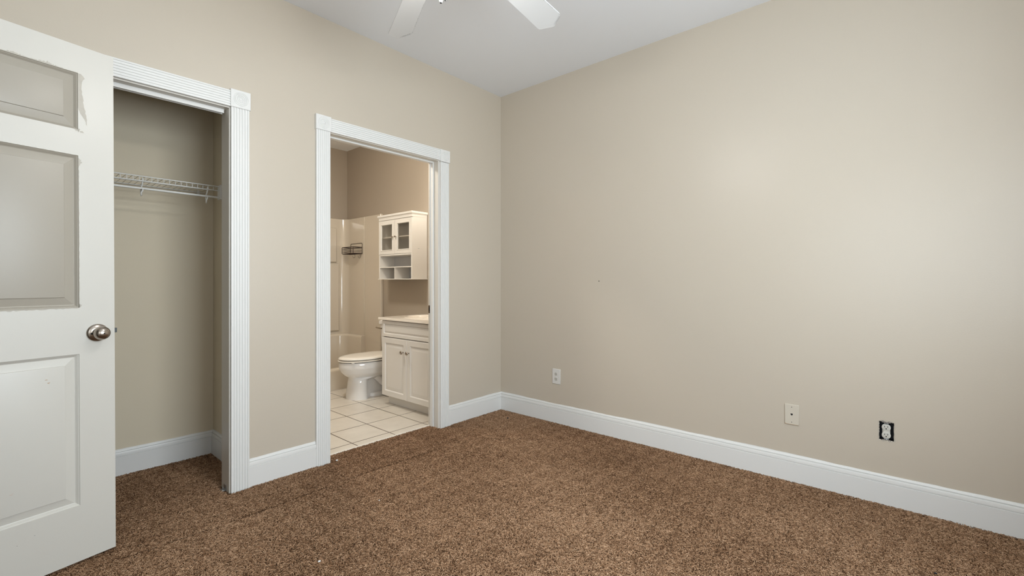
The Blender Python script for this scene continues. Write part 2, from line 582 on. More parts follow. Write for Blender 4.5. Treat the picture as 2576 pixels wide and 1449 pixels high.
base_run((-2.037, 0), (-1.666, 0), (0, -1), 0, 0, 'baseboard_left', 'short white baseboard between the closet and bathroom casings')
base_run((-0.613, 0), (0, 0), (0, -1), 0, 1, 'baseboard_left', 'white baseboard from the bathroom casing to the room corner')
base_run((0, YN), (0, 0), (-1, 0), 0, 1, 'baseboard_right', 'long white baseboard along the blank beige wall')
base_run((XL, CB), (CR, CB), (0, -1), 0, 1, 'baseboard_closet_back', 'white baseboard along the closet back wall')
base_run((CR, WT), (CR, CB), (-1, 0), 0, 1, 'baseboard_closet_right', 'short white baseboard on the closet side wall')
base_run((XL, YN), (0, YN), (0, 1), 0, 0, 'baseboard_back', 'white baseboard under the windows')
base_run((XL, YN), (XL, ey0 - 0.09), (1, 0), 0, 0, 'baseboard_entry', 'white baseboard on the entry wall')

# unseen windows behind and beside the photographer; the entry-wall one added for fill
def window(name, label, axis, a0, a1):
    def bx(b, u0, u1, d0, d1, z0, z1):
        if axis == 'y':
            b.box(u0, u1, YN - d1, YN - d0, z0, z1)
        else:
            b.box(XL - d1, XL - d0, u0, u1, z0, z1)
        return b
    am = (a0 + a1) / 2
    w = empty(name, (am, YN, wz0) if axis == 'y' else (XL, am, wz0), label, 'window', 'structure')
    zm = (wz0 + wz1) / 2
    b = MB()
    bx(b, a0, a1, 0.05, 0.09, wz0, wz0 + 0.05); bx(b, a0, a1, 0.05, 0.09, wz1 - 0.05, wz1)
    bx(b, a0, a0 + 0.05, 0.05, 0.09, wz0 + 0.05, wz1 - 0.05); bx(b, a1 - 0.05, a1, 0.05, 0.09, wz0 + 0.05, wz1 - 0.05)
    bx(b, a0 + 0.05, a1 - 0.05, 0.05, 0.09, zm - 0.02, zm + 0.02)
    b.build('window_frame', 'trim', w, smooth=0)
    bx(MB(), a0 + 0.05, a1 - 0.05, 0.068, 0.072, wz0 + 0.05, zm - 0.02).build('window_pane', 'glass', w, smooth=0)
    bx(MB(), a0 + 0.05, a1 - 0.05, 0.068, 0.072, zm + 0.02, wz1 - 0.05).build('window_pane', 'glass', w, smooth=0)
    bx(MB(), a0 - 0.06, a1 + 0.06, -0.05, 0.05, wz0 - 0.03, wz0).build('window_sill', 'trim', w, bevel=0.004)


window('window_1', 'wide white window opposite the closet', 'y', *wins[0])
window('fill_window_2', 'unseen white window added in the entry wall as fill light, opposite the blank wall', 'x', wy_0, wy_1)

# ------------------------------------------------------------------ carpet pile: yarn strands over the whole bedroom and closet floor
def pile():
    rng = np.random.default_rng(11)
    regs = [((XL + 0.0, -0.018), (YN + 0.02, -0.018), 1.0), ((XL + 0.02, CR - 0.018), (0.0, CB - 0.018), 1.0), ((BJ0 + 0.004, BJ1 - 0.004), (-0.018, 0.090), 1.0), ((XL + 0.02, CJ - 0.004), (-0.018, 0.0), 1.0)]
    dens = 64000
    px, py = [], []
    for (x0, x1), (y0, y1), k in regs:
        n = int((x1 - x0) * (y1 - y0) * dens * k)
        px.append(rng.uniform(x0, x1, n)); py.append(rng.uniform(y0, y1, n))
    x = np.concatenate(px); y = np.concatenate(py)
    keep = np.ones(len(x), bool)
    # casings and the right closet jamb stand on the floor
    for (a0, a1, b0, b1) in ((-2.150, -2.025, -0.03, 0.12), (-1.672, -1.570, -0.03, 0.02), (-0.712, -0.60, -0.03, 0.02)):
        keep &= ~((x > a0) & (x < a1) & (y > b0) & (y < b1))
    x, y = x[keep], y[keep]
    n = len(x)

    def wave(fx, fy, ph):
        return np.sin(x * fx + y * fy + ph)
    lay = wave(2.1, 1.3, 0.4) + wave(-3.2, 2.6, 1.1) + 0.7 * wave(6.3, -4.1, 2.0) + 0.5 * wave(9.5, 8.2, 0.3)
    ang = rng.uniform(0, 2 * np.pi, n)
    lean = np.stack([np.cos(ang), np.sin(ang)], 1) * rng.uniform(0.45, 1.0, n)[:, None]
    lean += 0.35 * np.stack([np.cos(lay * 0.9), np.sin(lay * 0.9)], 1)
    L = rng.uniform(0.0075, 0.0140, n)
    h = rng.uniform(0.0050, 0.0090, n)
    curl = rng.uniform(-1.6, 1.6, n)
    # pressed line where the carpet was folded, parallel to the closet wall
    crease = (np.abs(y + 0.335 + 0.010 * np.sin(x * 5)) < 0.0075) & (x > -2.62) & (x < -0.80) & (np.sin(x * 23) + np.sin(x * 9 + 1) > -1.1)
    # a second short scuffed line runs on towards the blank wall
    tt = ((x + 0.66) * 0.5 + (y + 0.42) * -0.62) / (0.5 ** 2 + 0.62 ** 2)
    off = np.hypot(x + 0.66 - 0.5 * tt, y + 0.42 + 0.62 * tt)
    crease |= (off < 0.010) & (tt > 0.0) & (tt < 0.55) & (rng.random(n) < 0.7)
    h[crease] *= 0.20
    gap = crease & (np.abs(y + 0.335 + 0.010 * np.sin(x * 5)) < 0.0042)
    L[crease] *= 0.6
    h[gap] *= 0.10
    P = np.zeros((n, 5, 3), np.float32)
    perp = np.stack([-lean[:, 1], lean[:, 0]], 1)
    ts = [0.0, 0.22, 0.48, 0.76, 1.0]
    zs = [0.0, 0.70, 1.0, 0.95, 0.62]
    for k in range(5):
        P[:, k, 0] = x + lean[:, 0] * L * ts[k] + perp[:, 0] * L * curl * ts[k] * (ts[k] - 0.25) * 0.9
        P[:, k, 1] = y + lean[:, 1] * L * ts[k] + perp[:, 1] * L * curl * ts[k] * (ts[k] - 0.25) * 0.9
        P[:, k, 2] = FZ + h * zs[k]
    hc = bpy.data.hair_curves.new('carpet_pile')
    hc.add_curves([5] * n)
    hc.attributes['position'].data.foreach_set('vector', P.reshape(-1))
    rad = np.tile(np.array([0.0007, 0.00085, 0.0009, 0.00085, 0.0006], np.float32), n)
    a = hc.attributes.get('radius') or hc.attributes.new('radius', 'FLOAT', 'POINT')
    a.data.foreach_set('value', rad)
    fine = wave(23, 17, 0.2) * wave(-14, 27, 1.4) + wave(41, -33, 0.9) * wave(29, 37, 2.2)
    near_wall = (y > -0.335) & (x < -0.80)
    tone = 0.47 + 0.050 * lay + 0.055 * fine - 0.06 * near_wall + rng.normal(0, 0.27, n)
    tone[crease] -= 0.40
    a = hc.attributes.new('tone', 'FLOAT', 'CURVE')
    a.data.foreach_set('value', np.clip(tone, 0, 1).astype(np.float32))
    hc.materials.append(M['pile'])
    o = bpy.data.objects.new('carpet_pile', hc)
    COL.objects.link(o)
    o['label'] = 'mottled brown frieze carpet pile over the bedroom and closet floor'
    o['category'] = 'carpet'; o['kind'] = 'stuff'
    return o


pile()

# ------------------------------------------------------------------ open bedroom door (local frame: x = from latch edge to hinge, z up, y = out of its back)
dr = R(12.7)
door = empty('door_1', (-2.622, -0.226, 0.012), 'white panel door standing open in front of the closet, upper panels still beige', 'door', 'structure', local=True)
door.rotation_euler = (0, 0, dr + math.pi)
# local +x runs from the latch edge to the hinge, local +y points towards the room
DWD, DH, DT = 0.864, 2.038, 0.035
TILT = 0.0044


def dp(s, z, d=0.0):
    """door coordinates: s from latch edge, z above the floor, d out of the room face"""
    zz = z - 0.012
    return (s + zz * TILT, d, zz)


pc = [(0.113, 0.382), (0.482, 0.751)]
pr_ = [(0.233, 0.832), (1.015, 1.615), (1.718, 1.940)]
b = MB()
us = sorted([0, DWD] + [v for q in pc for v in q]); vs = sorted([0.012, 0.012 + DH] + [v for q in pr_ for v in q])
for i in range(len(us) - 1):
    for j in range(len(vs) - 1):
        if i % 2 == 1 and j % 2 == 1:
            continue
        b.quad([dp(us[i], vs[j]), dp(us[i + 1], vs[j]), dp(us[i + 1], vs[j + 1]), dp(us[i], vs[j + 1])])
z0, z1 = 0.012, 0.012 + DH
b.quad([dp(0, z0), dp(0, z1), dp(0, z1, -DT), dp(0, z0, -DT)])
b.quad([dp(DWD, z0), dp(DWD, z1), dp(DWD, z1, -DT), dp(DWD, z0, -DT)])
b.quad([dp(0, z0), dp(DWD, z0), dp(DWD, z0, -DT), dp(0, z0, -DT)])
b.quad([dp(0, z1), dp(DWD, z1), dp(DWD, z1, -DT), dp(0, z1, -DT)])
b.quad([dp(0, z0, -DT), dp(DWD, z0, -DT), dp(DWD, z1, -DT), dp(0, z1, -DT)])
b.build('door_leaf', 'door', door, smooth=20)
PSTEP = [(0, 0), (0.0012, -0.0030), (0.0035, -0.0042), (0.0100, -0.0115), (0.0125, -0.0125), (0.0140, -0.0120), (0.0405, -0.0062), (0.0418, -0.0026), (0.0435, -0.0022)]
for j, (v0, v1) in enumerate(pr_):
    for i, (u0, u1) in enumerate(pc):
        q = MB().nested(lambda u, v, d: dp(u, v, d), u0, u1, v0, v1, PSTEP)
        q.build('door_panel', 'beige' if j else 'door', door, smooth=15, props={'label': 'upper panel painted beige' if j == 2 else ('tall middle panel painted beige' if j == 1 else 'white lower panel')})


def ragged(edge, out, n, seed, lo=0.0, hi=1.0):
    """ragged paint band: list of quads between the straight edge (p0,p1) and jagged offsets along out"""
    rnd = random.Random(seed); p0, p1 = edge; qs = []; prev = None
    for k in range(n + 1):
        t = k / n
        a = (p0[0] + (p1[0] - p0[0]) * t, p0[1] + (p1[1] - p0[1]) * t)
        w = out(t) * rnd.uniform(0.35, 1.15)
        c = (a[0] + edge_out[0] * w, a[1] + edge_out[1] * w)
        if prev:
            qs.append((prev[0], a, c, prev[1]))
        prev = (a, c)
    return qs


sm = MB()


def smear(p0, p1, outdir, width, n, seed):
    global edge_out
    edge_out = outdir
    for q in ragged((p0, p1), width, n, seed):
        sm.quad([dp(s, z, 0.0004) for s, z in q])


# beige brush marks that ran over the white stile and rails
rows = [(1.940, .1045, .113), (1.934, .097, .113), (1.925, .0925, .113), (1.918, .0965, .113), (1.910, .1005, .113), (1.898, .1030, .113), (1.880, .1025, .113), (1.862, .1005, .113), (1.845, .098, .113), (1.830, .0965, .113),
        (1.812, .0940, .1128), (1.797, .0915, .1122), (1.787, .0898, .1085), (1.777, .0885, .1020), (1.767, .0870, .0968), (1.757, .0858, .0922), (1.747, .0852, .0890), (1.737, .0848, .0858)]
rnd = random.Random(21)
fine = []
for (za, oa, ia), (zb_, ob, ib) in zip(rows[:-1], rows[1:]):
    for q in (0, 0.5):
        fine.append((za + (zb_ - za) * q, oa + (ob - oa) * q + rnd.uniform(-0.0016, 0.0012), ia + (ib - ia) * q + (rnd.uniform(-0.0018, 0.0010) if ia < 0.1125 else 0)))
for (za, oa, ia), (zb_, ob, ib) in zip(fine[:-1], fine[1:]):
    sm.quad([dp(oa, za, 0.0004), dp(ia, za, 0.0004), dp(ib, zb_, 0.0004), dp(ob, zb_, 0.0004)])
smear((0.113, 1.722), (0.113, 1.706), (-1, 0), lambda t: 0.010 * (1 - t), 4, 3)
smear((0.126, 1.718), (0.108, 1.718), (0, -1), lambda t: 0.010 * math.sin(t * 3.1), 8, 9)
sm.quad([dp(0.110, 1.712, 0.0005), dp(0.100, 1.716, 0.0005), dp(0.095, 1.708, 0.0005), dp(0.106, 1.708, 0.0005)])
smear((0.382, 1.940), (0.240, 1.940), (0, 1), lambda t: 0.003 + 0.005 * abs(math.sin(t * 7)), 60, 4)
smear((0.240, 1.940), (0.150, 1.940), (0, 1), lambda t: 0.003 + 0.009 * math.exp(-((t - 0.4) / 0.22) ** 2), 44, 5)
smear((0.150, 1.940), (0.113, 1.940), (0, 1), lambda t: 0.002 + 0.002 * t, 18, 6)
smear((0.113, 1.606), (0.113, 1.560), (-1, 0), lambda t: 0.016 * math.exp(-((t - 0.35) / 0.3) ** 2), 12, 7)
smear((0.113, 1.560), (0.113, 1.015), (-1, 0), lambda t: 0.0026, 60, 8)
smear((0.382, 1.015), (0.113, 1.015), (0, -1), lambda t: 0.006 - 0.003 * t, 40, 10)
smear((0.113, 1.030), (0.113, 1.015), (-1, 0), lambda t: 0.010 * math.sin(t * 3.1), 6, 11)
smear((0.382, 1.615), (0.113, 1.615), (0, 1), lambda t: 0.0022, 40, 12)
sm.build('paint_smear', 'beige_thin', door, smooth=0, recalc=False, props={'label': 'ragged beige brush marks around the upper panels'})
mk = MB()
for s, z, w, h, mi in ((0.2085, 0.7465, 0.0075, 0.0022, 1), (0.2025, 0.7335, 0.0065, 0.0030, 1), (0.199, 0.7360, 0.0028, 0.0014, 1), (0.2430, 0.1760, 0.0022, 0.0016, 0), (0.289, 0.1600, 0.0022, 0.0016, 0), (0.303, 0.350, 0.008, 0.0015, 2), (0.299, 0.3535, 0.0045, 0.0012, 2)):
    dd = -0.0018 if 0.157 < s < 0.34 and 0.28 < z < 0.78 else 0.0006
    mk.quad([dp(s - w / 2, z - h / 2, dd), dp(s + w / 2, z - h * 0.2, dd), dp(s + w * 0.4, z + h / 2, dd), dp(s - w * 0.35, z + h * 0.4, dd)], mi)
mk.build('paint_chip', ['mark_dark', 'mark_tan', 'mark_pink'], door, smooth=0, recalc=False, props={'label': 'small dark and tan chips in the paint'})
kx, kz = 0.057, 0.911
kc = dp(kx, kz, 0.0)
rose = MB().lathe([(0.0352, 0.0), (0.0352, 0.0035), (0.0335, 0.0055), (0.030, 0.0085), (0.020, 0.0115), (0.014, 0.0125), (0.0, 0.0125)], kc, (0, 1, 0), 48)
rose.lathe([(0.0036, 0.0), (0.0036, 0.0006), (0.0001, 0.0006)], (kc[0] + 0.0215, 0.0112, kc[2] - 0.002), (0, 1, 0), 14, 1)
rose = rose.build('knob_rose', ['nickel', 'slot'], door, smooth=50, props={'label': 'round satin nickel rose'})
kn = MB().lathe([(0.012, 0.010), (0.0115, 0.018), (0.013, 0.023), (0.019, 0.028), (0.0245, 0.034), (0.0268, 0.041), (0.0262, 0.048), (0.0225, 0.0555), (0.0160, 0.0610), (0.008, 0.0640), (0.0, 0.0645)], kc, (0, 1, 0), 48)
kn.lathe([(0.0024, 0.0640), (0.0024, 0.0650), (0.0001, 0.0650)], (kc[0], 0.0, kc[2]), (0, 1, 0), 12, 1)
kn.build('door_knob', ['nickel', 'slot'], door, smooth=50, props={'label': 'egg shaped satin nickel knob with a pin hole'})
b = MB().box(-0.0015 + 0.004, 0.0045, -0.028, -0.007, 0.872, 0.930)
b.box(-0.009, 0.006, -0.022, -0.012, 0.893, 0.912)
b.build('latch_bolt', 'dark_steel', door, bevel=0.001, props={'label': 'small steel latch in the door edge'})

# bedroom door frame in the entry wall
t4 = empty('trim_4', (XL, (ey0 + ey1) / 2, 0), 'white frame of the bedroom doorway in the entry wall', 'door casing', 'structure')
b = MB()
b.box(XL - WT, XL + 0.018, ey0 - 0.07, ey0 + 0.015, FZ, 2.13); b.box(XL - WT, XL + 0.018, ey1 - 0.015, ey1 + 0.07, FZ, 2.13); b.box(XL - WT, XL + 0.018, ey0 + 0.015, ey1 - 0.015, 2.06, 2.13)
b.build('door_frame', 'trim', t4, smooth=0)

# ------------------------------------------------------------------ closet fittings
tr = MB()
y0, y1 = 0.045, 0.075
tr.box(CL + 0.01, CJ - 0.010, y0, y1, OT - 0.003, OT)
tr.box(CL + 0.01, CJ - 0.010, y0, y0 + 0.003, OT - 0.020, OT - 0.003)
tr.box(CL + 0.01, CJ - 0.010, y1 - 0.003, y1, OT - 0.020, OT - 0.003)
tr.box(CL + 0.01, CJ - 0.022, y0 + 0.003, y0 + 0.010, OT - 0.020, OT - 0.017)
tr.box(CL + 0.01, CJ - 0.022, y1 - 0.010, y1 - 0.003, OT - 0.020, OT - 0.017)
tr.build('door_track', 'trim', smooth=0, props=T('white metal sliding door track under the head of the closet opening', 'door track'))
b = MB()
b.box(CJ - 0.022, CJ - 0.001, 0.040, 0.075, -0.002, 0.0005)
b.box(CJ - 0.003, CJ - 0.001, 0.040, 0.075, 0.0005, 0.026)
b.tube([(CJ - 0.012, 0.055, 0), (CJ - 0.012, 0.055, 0.014)], 0.004, 8)
b.build('floor_bracket', 'steel', bevel=0.0008, props=T('small steel door pivot bracket at the foot of the closet jamb', 'bracket'))

SX0, SX1 = XL + 0.02, -2.052
sh = empty('wire_shelf', ((SX0 + SX1) / 2, 0.57, 1.69), 'white wire closet shelf with a hanging rod below it', 'shelf')
rw = 0.0032
b = MB()
nx = int((SX1 - SX0) / 0.0268)
for k in range(nx + 1):
    x = SX1 - 0.006 - k * 0.0268
    b.tube([(x, CB - 0.012, 1.6915), (x, 0.424, 1.6915), (x, 0.4195, 1.688), (x, 0.419, 1.6655)], 0.0016, 6)
b.build('wire_deck', 'wire', sh, smooth=50)
for (y, z, rr, nm) in ((0.4165, 1.6895, rw, 'front_rail'), (0.4165, 1.6645, rw, 'front_rail'), (CB - 0.014, 1.688, rw, 'rear_rail'), (0.57, 1.688, rw, 'middle_rail')):
    MB().tube([(SX0, y, z), (SX1, y, z)], rr, 8).build(nm, 'wire', sh, smooth=50)
MB().tube([(SX0, 0.430, 1.6255), (SX1, 0.430, 1.6255)], 0.0062, 12).build('hang_rod', 'wire', sh, smooth=50, props={'label': 'thin white hanging rod'})
for x in (-2.114, -2.419, -2.724, -3.03):
    b = MB()
    path = [(x, 0.4195, 1.6815), (x, 0.4205, 1.665), (x - 0.001, 0.428, 1.648), (x - 0.003, 0.440, 1.632), (x - 0.004, 0.4435, 1.612)]
    path += [(x - 0.004 + 0.006 * (1 + math.cos(t)) / 2 - 0.003, 0.4315 + 0.012 * math.cos(t), 1.600 - 0.014 * math.sin(t)) for t in arc(7, 0, 180)]
    path += [(x - 0.001, 0.4190, 1.612), (x, 0.4185, 1.622)]
    b.tube(path, 0.0036, 8)
    b.build('rod_hook', 'wire', sh, smooth=50)
b = MB().box(CR - 0.055, CR - 0.001, 0.400, 0.452, 1.612, 1.700)
b.build('end_bracket', 'plastic', sh, bevel=0.004, props={'label': 'white plastic end bracket on the closet side wall'})
for x in (-2.086, -2.69):
    b = MB().box(x - 0.006, x + 0.006, CB - 0.018, CB - 0.001, 1.668, 1.702)
    b.box(x - 0.010, x + 0.010, CB - 0.020, CB - 0.010, 1.682, 1.692)
    b.build('wall_clip', 'plastic', sh, bevel=0.002)

# ------------------------------------------------------------------ right wall plates
def duplex_face(b, fx, yc, zc, hy, hz, m, ms, d=0.0022):
    """one receptacle face: rounded with flat top and bottom, facing -x"""
    ring = []
    for k in range(28):
        t = 2 * math.pi * k / 28
        ring.append((hy * math.cos(t), max(-hz, min(hz, hy * 1.0 * math.sin(t)))))
    b.loft([[(fx, yc + p, zc + q) for p, q in ring], [(fx - d, yc + p, zc + q) for p, q in ring], [(fx - d - 0.0006, yc + p * 0.94, zc + q * 0.94) for p, q in ring]], m)
    f = fx - d - 0.0006
    b.box(f - 0.0006, f + 0.0002, yc - 0.0072, yc - 0.0054, zc + 0.0005, zc + 0.0085, ms)
    b.box(f - 0.0006, f + 0.0002, yc + 0.0054, yc + 0.0072, zc + 0.0005, zc + 0.0075, ms)
    b.lathe([(0.0027, 0), (0.0027, 0.0006), (0.0001, 0.0006)], (f, yc, zc - 0.0065), (-1, 0, 0), 12, ms)


ou = empty('wall_outlet', (0, -0.6015, 0.304), 'white duplex outlet with a cover plate, on the blank wall nearest the corner', 'outlet')
MB().box(-0.0055, 0.0, -0.6405, -0.5625, 0.3045, 0.4245).build('cover_plate', 'plastic', ou, bevel=0.0025)
for zc in (0.3845, 0.3445):
    b = MB(); duplex_face(b, -0.0052, -0.6015, zc, 0.0165, 0.0135, 0, 1, 0.0012)
    b.build('receptacle', ['receptacle', 'slot'], ou)
MB().lathe([(0.0032, 0), (0.0032, 0.0008), (0.001, 0.0014)], (-0.0055, -0.6015, 0.3645), (-1, 0, 0), 12).build('plate_screw', 'plastic', ou)

pj = empty('phone_jack', (0, -2.220, 0.314), 'ivory phone jack plate with one small dark socket, stained along its bottom edge', 'phone jack')
MB().box(-0.0055, 0.0, -2.2545, -2.1855, 0.3145, 0.4285).build('cover_plate', 'ivory', pj, bevel=0.002)
b = MB()
zc = 0.3725
b.quad([(-0.0058, -2.2255, zc + 0.005), (-0.0058, -2.2145, zc + 0.005), (-0.0058, -2.2145, zc + 0.0005), (-0.0058, -2.2172, zc - 0.005), (-0.0058, -2.2228, zc - 0.005), (-0.0058, -2.2255, zc + 0.0005)], 0)
b.build('jack_socket', 'slot', pj, smooth=0, recalc=False, props={'label': 'dark jack hole'})
for z in (0.4135, 0.3295):
    MB().lathe([(0.0020, 0), (0.0020, 0.0004), (0.001, 0.0008)], (-0.0055, -2.220, z), (-1, 0, 0), 10).build('plate_screw', 'slot', pj)
b = MB()
b.quad([(-0.00565, -2.1875, 0.3165), (-0.00565, -2.2525, 0.3165), (-0.00565, -2.2525, 0.3185), (-0.00565, -2.215, 0.3182), (-0.00565, -2.193, 0.3190), (-0.00565, -2.1875, 0.3225)])
b.build('stain', 'rust', pj, smooth=0, recalc=False, props={'label': 'tan smudge along the bottom edge'})

uo = empty('bare_outlet', (0.0, (oy0 + oy1) / 2, oz0), 'duplex outlet without a cover plate in an open dark wall box', 'outlet')
b = MB()
g = 0.0005
b.quad([(0.055, oy0, oz0), (0.055, oy1, oz0), (0.055, oy1, oz1), (0.055, oy0, oz1)])
b.quad([(0.003, oy0 + g, oz0), (0.055, oy0 + g, oz0), (0.055, oy0 + g, oz1), (0.003, oy0 + g, oz1)])
b.quad([(0.003, oy1 - g, oz0), (0.055, oy1 - g, oz0), (0.055, oy1 - g, oz1), (0.003, oy1 - g, oz1)])
b.quad([(0.003, oy0, oz0 + g), (0.055, oy0, oz0 + g), (0.055, oy1, oz0 + g), (0.003, oy1, oz0 + g)])
b.quad([(0.003, oy0, oz1 - g), (0.055, oy0, oz1 - g), (0.055, oy1, oz1 - g), (0.003, oy1, oz1 - g)])
b.build('wall_box', 'box_dark', uo, smooth=0, recalc=False)
# ragged drywall lip around the hole
rnd = random.Random(3)
b = MB()
def lip(p0, p1, out):
    n = 14; prev = None
    for k in range(n + 1):
        t = k / n
        y = p0[0] + (p1[0] - p0[0]) * t; z = p0[1] + (p1[1] - p0[1]) * t
        wv = rnd.uniform(0.0004, 0.0042); wi = rnd.uniform(0.0005, 0.003)
        a = (-rnd.uniform(0.0004, 0.0016), y + out[0] * wv, z + out[1] * wv); c = (0.0008, y - out[0] * wi, z - out[1] * wi)
        if prev: b.quad([prev[0], a, c, prev[1]])
        prev = (a, c)
lip((oy0, oz0), (oy1, oz0), (0, -1)); lip((oy0, oz1), (oy1, oz1), (0, 1)); lip((oy0, oz0), (oy0, oz1), (-1, 0)); lip((oy1, oz0), (oy1, oz1), (1, 0))
b.build('torn_edge', 'gypsum', uo, smooth=0, recalc=False, props={'label': 'ragged pale drywall edge'})
yc = (oy0 + oy1) / 2 + 0.001; zc = (oz0 + oz1) / 2
b = MB()
b.box(0.010, 0.012, yc - 0.009, yc + 0.009, oz0 - 0.001, oz1 + 0.001)
for s in (-1, 1):
    b.box(0.004, 0.010, yc - 0.010, yc + 0.010, zc + s * 0.0455 - 0.005, zc + s * 0.0455 + 0.005)
    b.lathe([(0.0045, 0), (0.0045, 0.0015), (0.002, 0.0024)], (0.004, yc, zc + s * 0.0430), (-1, 0, 0), 14)
    for q in (-1, 1):
        b.lathe([(0.0055, -0.001), (0.0055, 0.0015), (0.0025, 0.0015), (0.0025, 0.0006), (0.0001, 0.0006)], (0.001, yc + q * 0.013, zc + s * 0.047), (-1, 0, 0), 14)
b.build('mounting_strap', 'steel', uo, props={'label': 'zinc mounting strap with screws'})
b = MB().box(0.0, 0.030, yc - 0.0155, yc + 0.0155, zc - 0.026, zc + 0.026)
b.box(-0.002, 0.004, yc - 0.0125, yc + 0.0125, zc - 0.008, zc + 0.008)
b.build('receptacle_body', 'receptacle', uo, bevel=0.003)
for s in (-1, 1):
    b = MB(); duplex_face(b, 0.002, yc, zc + s * 0.0195, 0.0178, 0.0142, 0, 1, 0.006)
    b.build('receptacle', ['receptacle', 'slot'], uo)

MB().lathe([(0.0030, 0), (0.0030, 0.001), (0.0018, 0.003), (0.0018, 0.009), (0.0001, 0.0092)], (0.0, -0.986, 1.121), (-1, 0, 0), 10).build('nail', 'mark_dark', props=T('tiny dark nail in the middle of the blank wall', 'nail'))

# ------------------------------------------------------------------ ceiling fan
HX, HY = -1.9351, -1.5068
fan = empty('ceiling_fan', (HX, HY, H), 'white ceiling fan with dusty blades and lit glass shades', 'ceiling fan')
MB().lathe([(0.066, 0), (0.066, -0.012), (0.058, -0.035), (0.030, -0.060), (0.016, -0.066)], (HX, HY, H), (0, 0, 1), 40).build('canopy', 'blade', fan, smooth=50)
MB().lathe([(0.013, -0.055), (0.013, -0.235)], (HX, HY, H), (0, 0, 1), 20).build('downrod', 'blade', fan, smooth=50)
MB().lathe([(0.020, -0.220), (0.060, -0.232), (0.115, -0.250), (0.128, -0.275), (0.128, -0.325), (0.118, -0.350), (0.090, -0.372), (0.085, -0.400), (0.060, -0.412), (0.0, -0.412)], (HX, HY, H), (0, 0, 1), 48).build('motor_housing', 'blade', fan, smooth=40)
MB().lathe([(0.055, -0.410), (0.055, -0.445), (0.095, -0.455), (0.110, -0.470), (0.108, -0.478), (0.050, -0.478)], (HX, HY, H), (0, 0, 1), 40).build('light_fitter', 'blade', fan, smooth=40)
for k in range(4):
    t = R(20 + 90 * k)
    gx, gy = HX + 0.105 * math.cos(t), HY + 0.105 * math.sin(t)
    arm = MB().tube([(HX + 0.06 * math.cos(t), HY + 0.06 * math.sin(t), H - 0.456), (HX + 0.08 * math.cos(t), HY + 0.08 * math.sin(t), H - 0.458), (gx, gy, H - 0.470)], 0.010, 10)
    arm.lathe([(0.026, 0.0), (0.028, -0.012), (0.024, -0.016)], (gx, gy, H - 0.466), (0, 0, 1), 20)
    arm = arm.build('light_arm', 'blade', fan, smooth=50)
    MB().lathe([(0.022, -0.002), (0.038, -0.010), (0.048, -0.028), (0.050, -0.046), (0.042, -0.066), (0.024, -0.078), (0.0, -0.082)], (gx, gy, H - 0.470), (0, 0, 1), 24).build('glass_shade', 'bowl', arm, smooth=60, props={'label': 'lit frosted glass shade'})


def chain(px_, py_, ztop, zbot, fob_r):
    c = MB().tube([(px_, py_, ztop), (px_, py_, zbot + 0.03)], 0.0012, 6)
    co = c.build('pull_chain', 'blade', fan, smooth=50)
    f = MB().lathe([(0.0022, 0.036), (0.004, 0.034), (fob_r * 0.72, 0.026), (fob_r, 0.014), (fob_r * 0.93, 0.006), (fob_r * 0.6, 0.0006), (fob_r * 0.52, 0.0)], (px_, py_, zbot), (0, 0, 1), 20, 0)
    f.lathe([(fob_r * 0.50, 0.0001), (fob_r * 0.48, -0.0012), (0.0001, -0.0012)], (px_, py_, zbot), (0, 0, 1), 16, 1)
    f.build('chain_fob', ['lint_white', 'rubber'], co, smooth=60)


chain(HX - 0.0053, HY + 0.0060, H - 0.40, 2.0845, 0.0072)
chain(HX + 0.0046, HY - 0.0053, H - 0.40, 2.0930, 0.0050)


def blade_pts():
    """half outline of a blade in its own frame (x out from the hub, y across), rounded and slightly pointed tip"""
    out = [(0.215, 0.046), (0.30, 0.050), (0.47, 0.0535), (0.62, 0.0575), (0.715, 0.0605)]
    for t in arc(6, 90, 15):
        out.append((0.728 + 0.022 * math.cos(t), 0.0395 + 0.0210 * math.sin(t)))
    out += [(0.766, 0.022), (0.7795, 0.004)]
    return out


hp = blade_pts()
outline = hp + [(x, -y) for x, y in reversed(hp)]
b = MB()
pitch = math.tan(R(-16))
b.loft([[(x, y * math.cos(R(16)) / math.cos(R(0)) * 1.0, y * pitch * math.cos(R(16)) - 0.003) for x, y in outline], [(x, y * math.cos(R(16)), y * pitch * math.cos(R(16)) + 0.003) for x, y in outline]])
iron = MB()
iron.loft([[(x, y, z - 0.004) for x, y, z in ((0.075, 0.018, 0), (0.15, 0.014, 0), (0.21, 0.036, 0.036 * pitch), (0.285, 0.030, 0.03 * pitch), (0.285, -0.030, -0.03 * pitch), (0.21, -0.036, -0.036 * pitch), (0.15, -0.014, 0), (0.075, -0.018, 0))],
           [(x, y, z - 0.010) for x, y, z in ((0.075, 0.018, 0), (0.15, 0.014, 0), (0.21, 0.036, 0.036 * pitch), (0.285, 0.030, 0.03 * pitch), (0.285, -0.030, -0.03 * pitch), (0.21, -0.036, -0.036 * pitch), (0.15, -0.014, 0), (0.075, -0.018, 0))]])
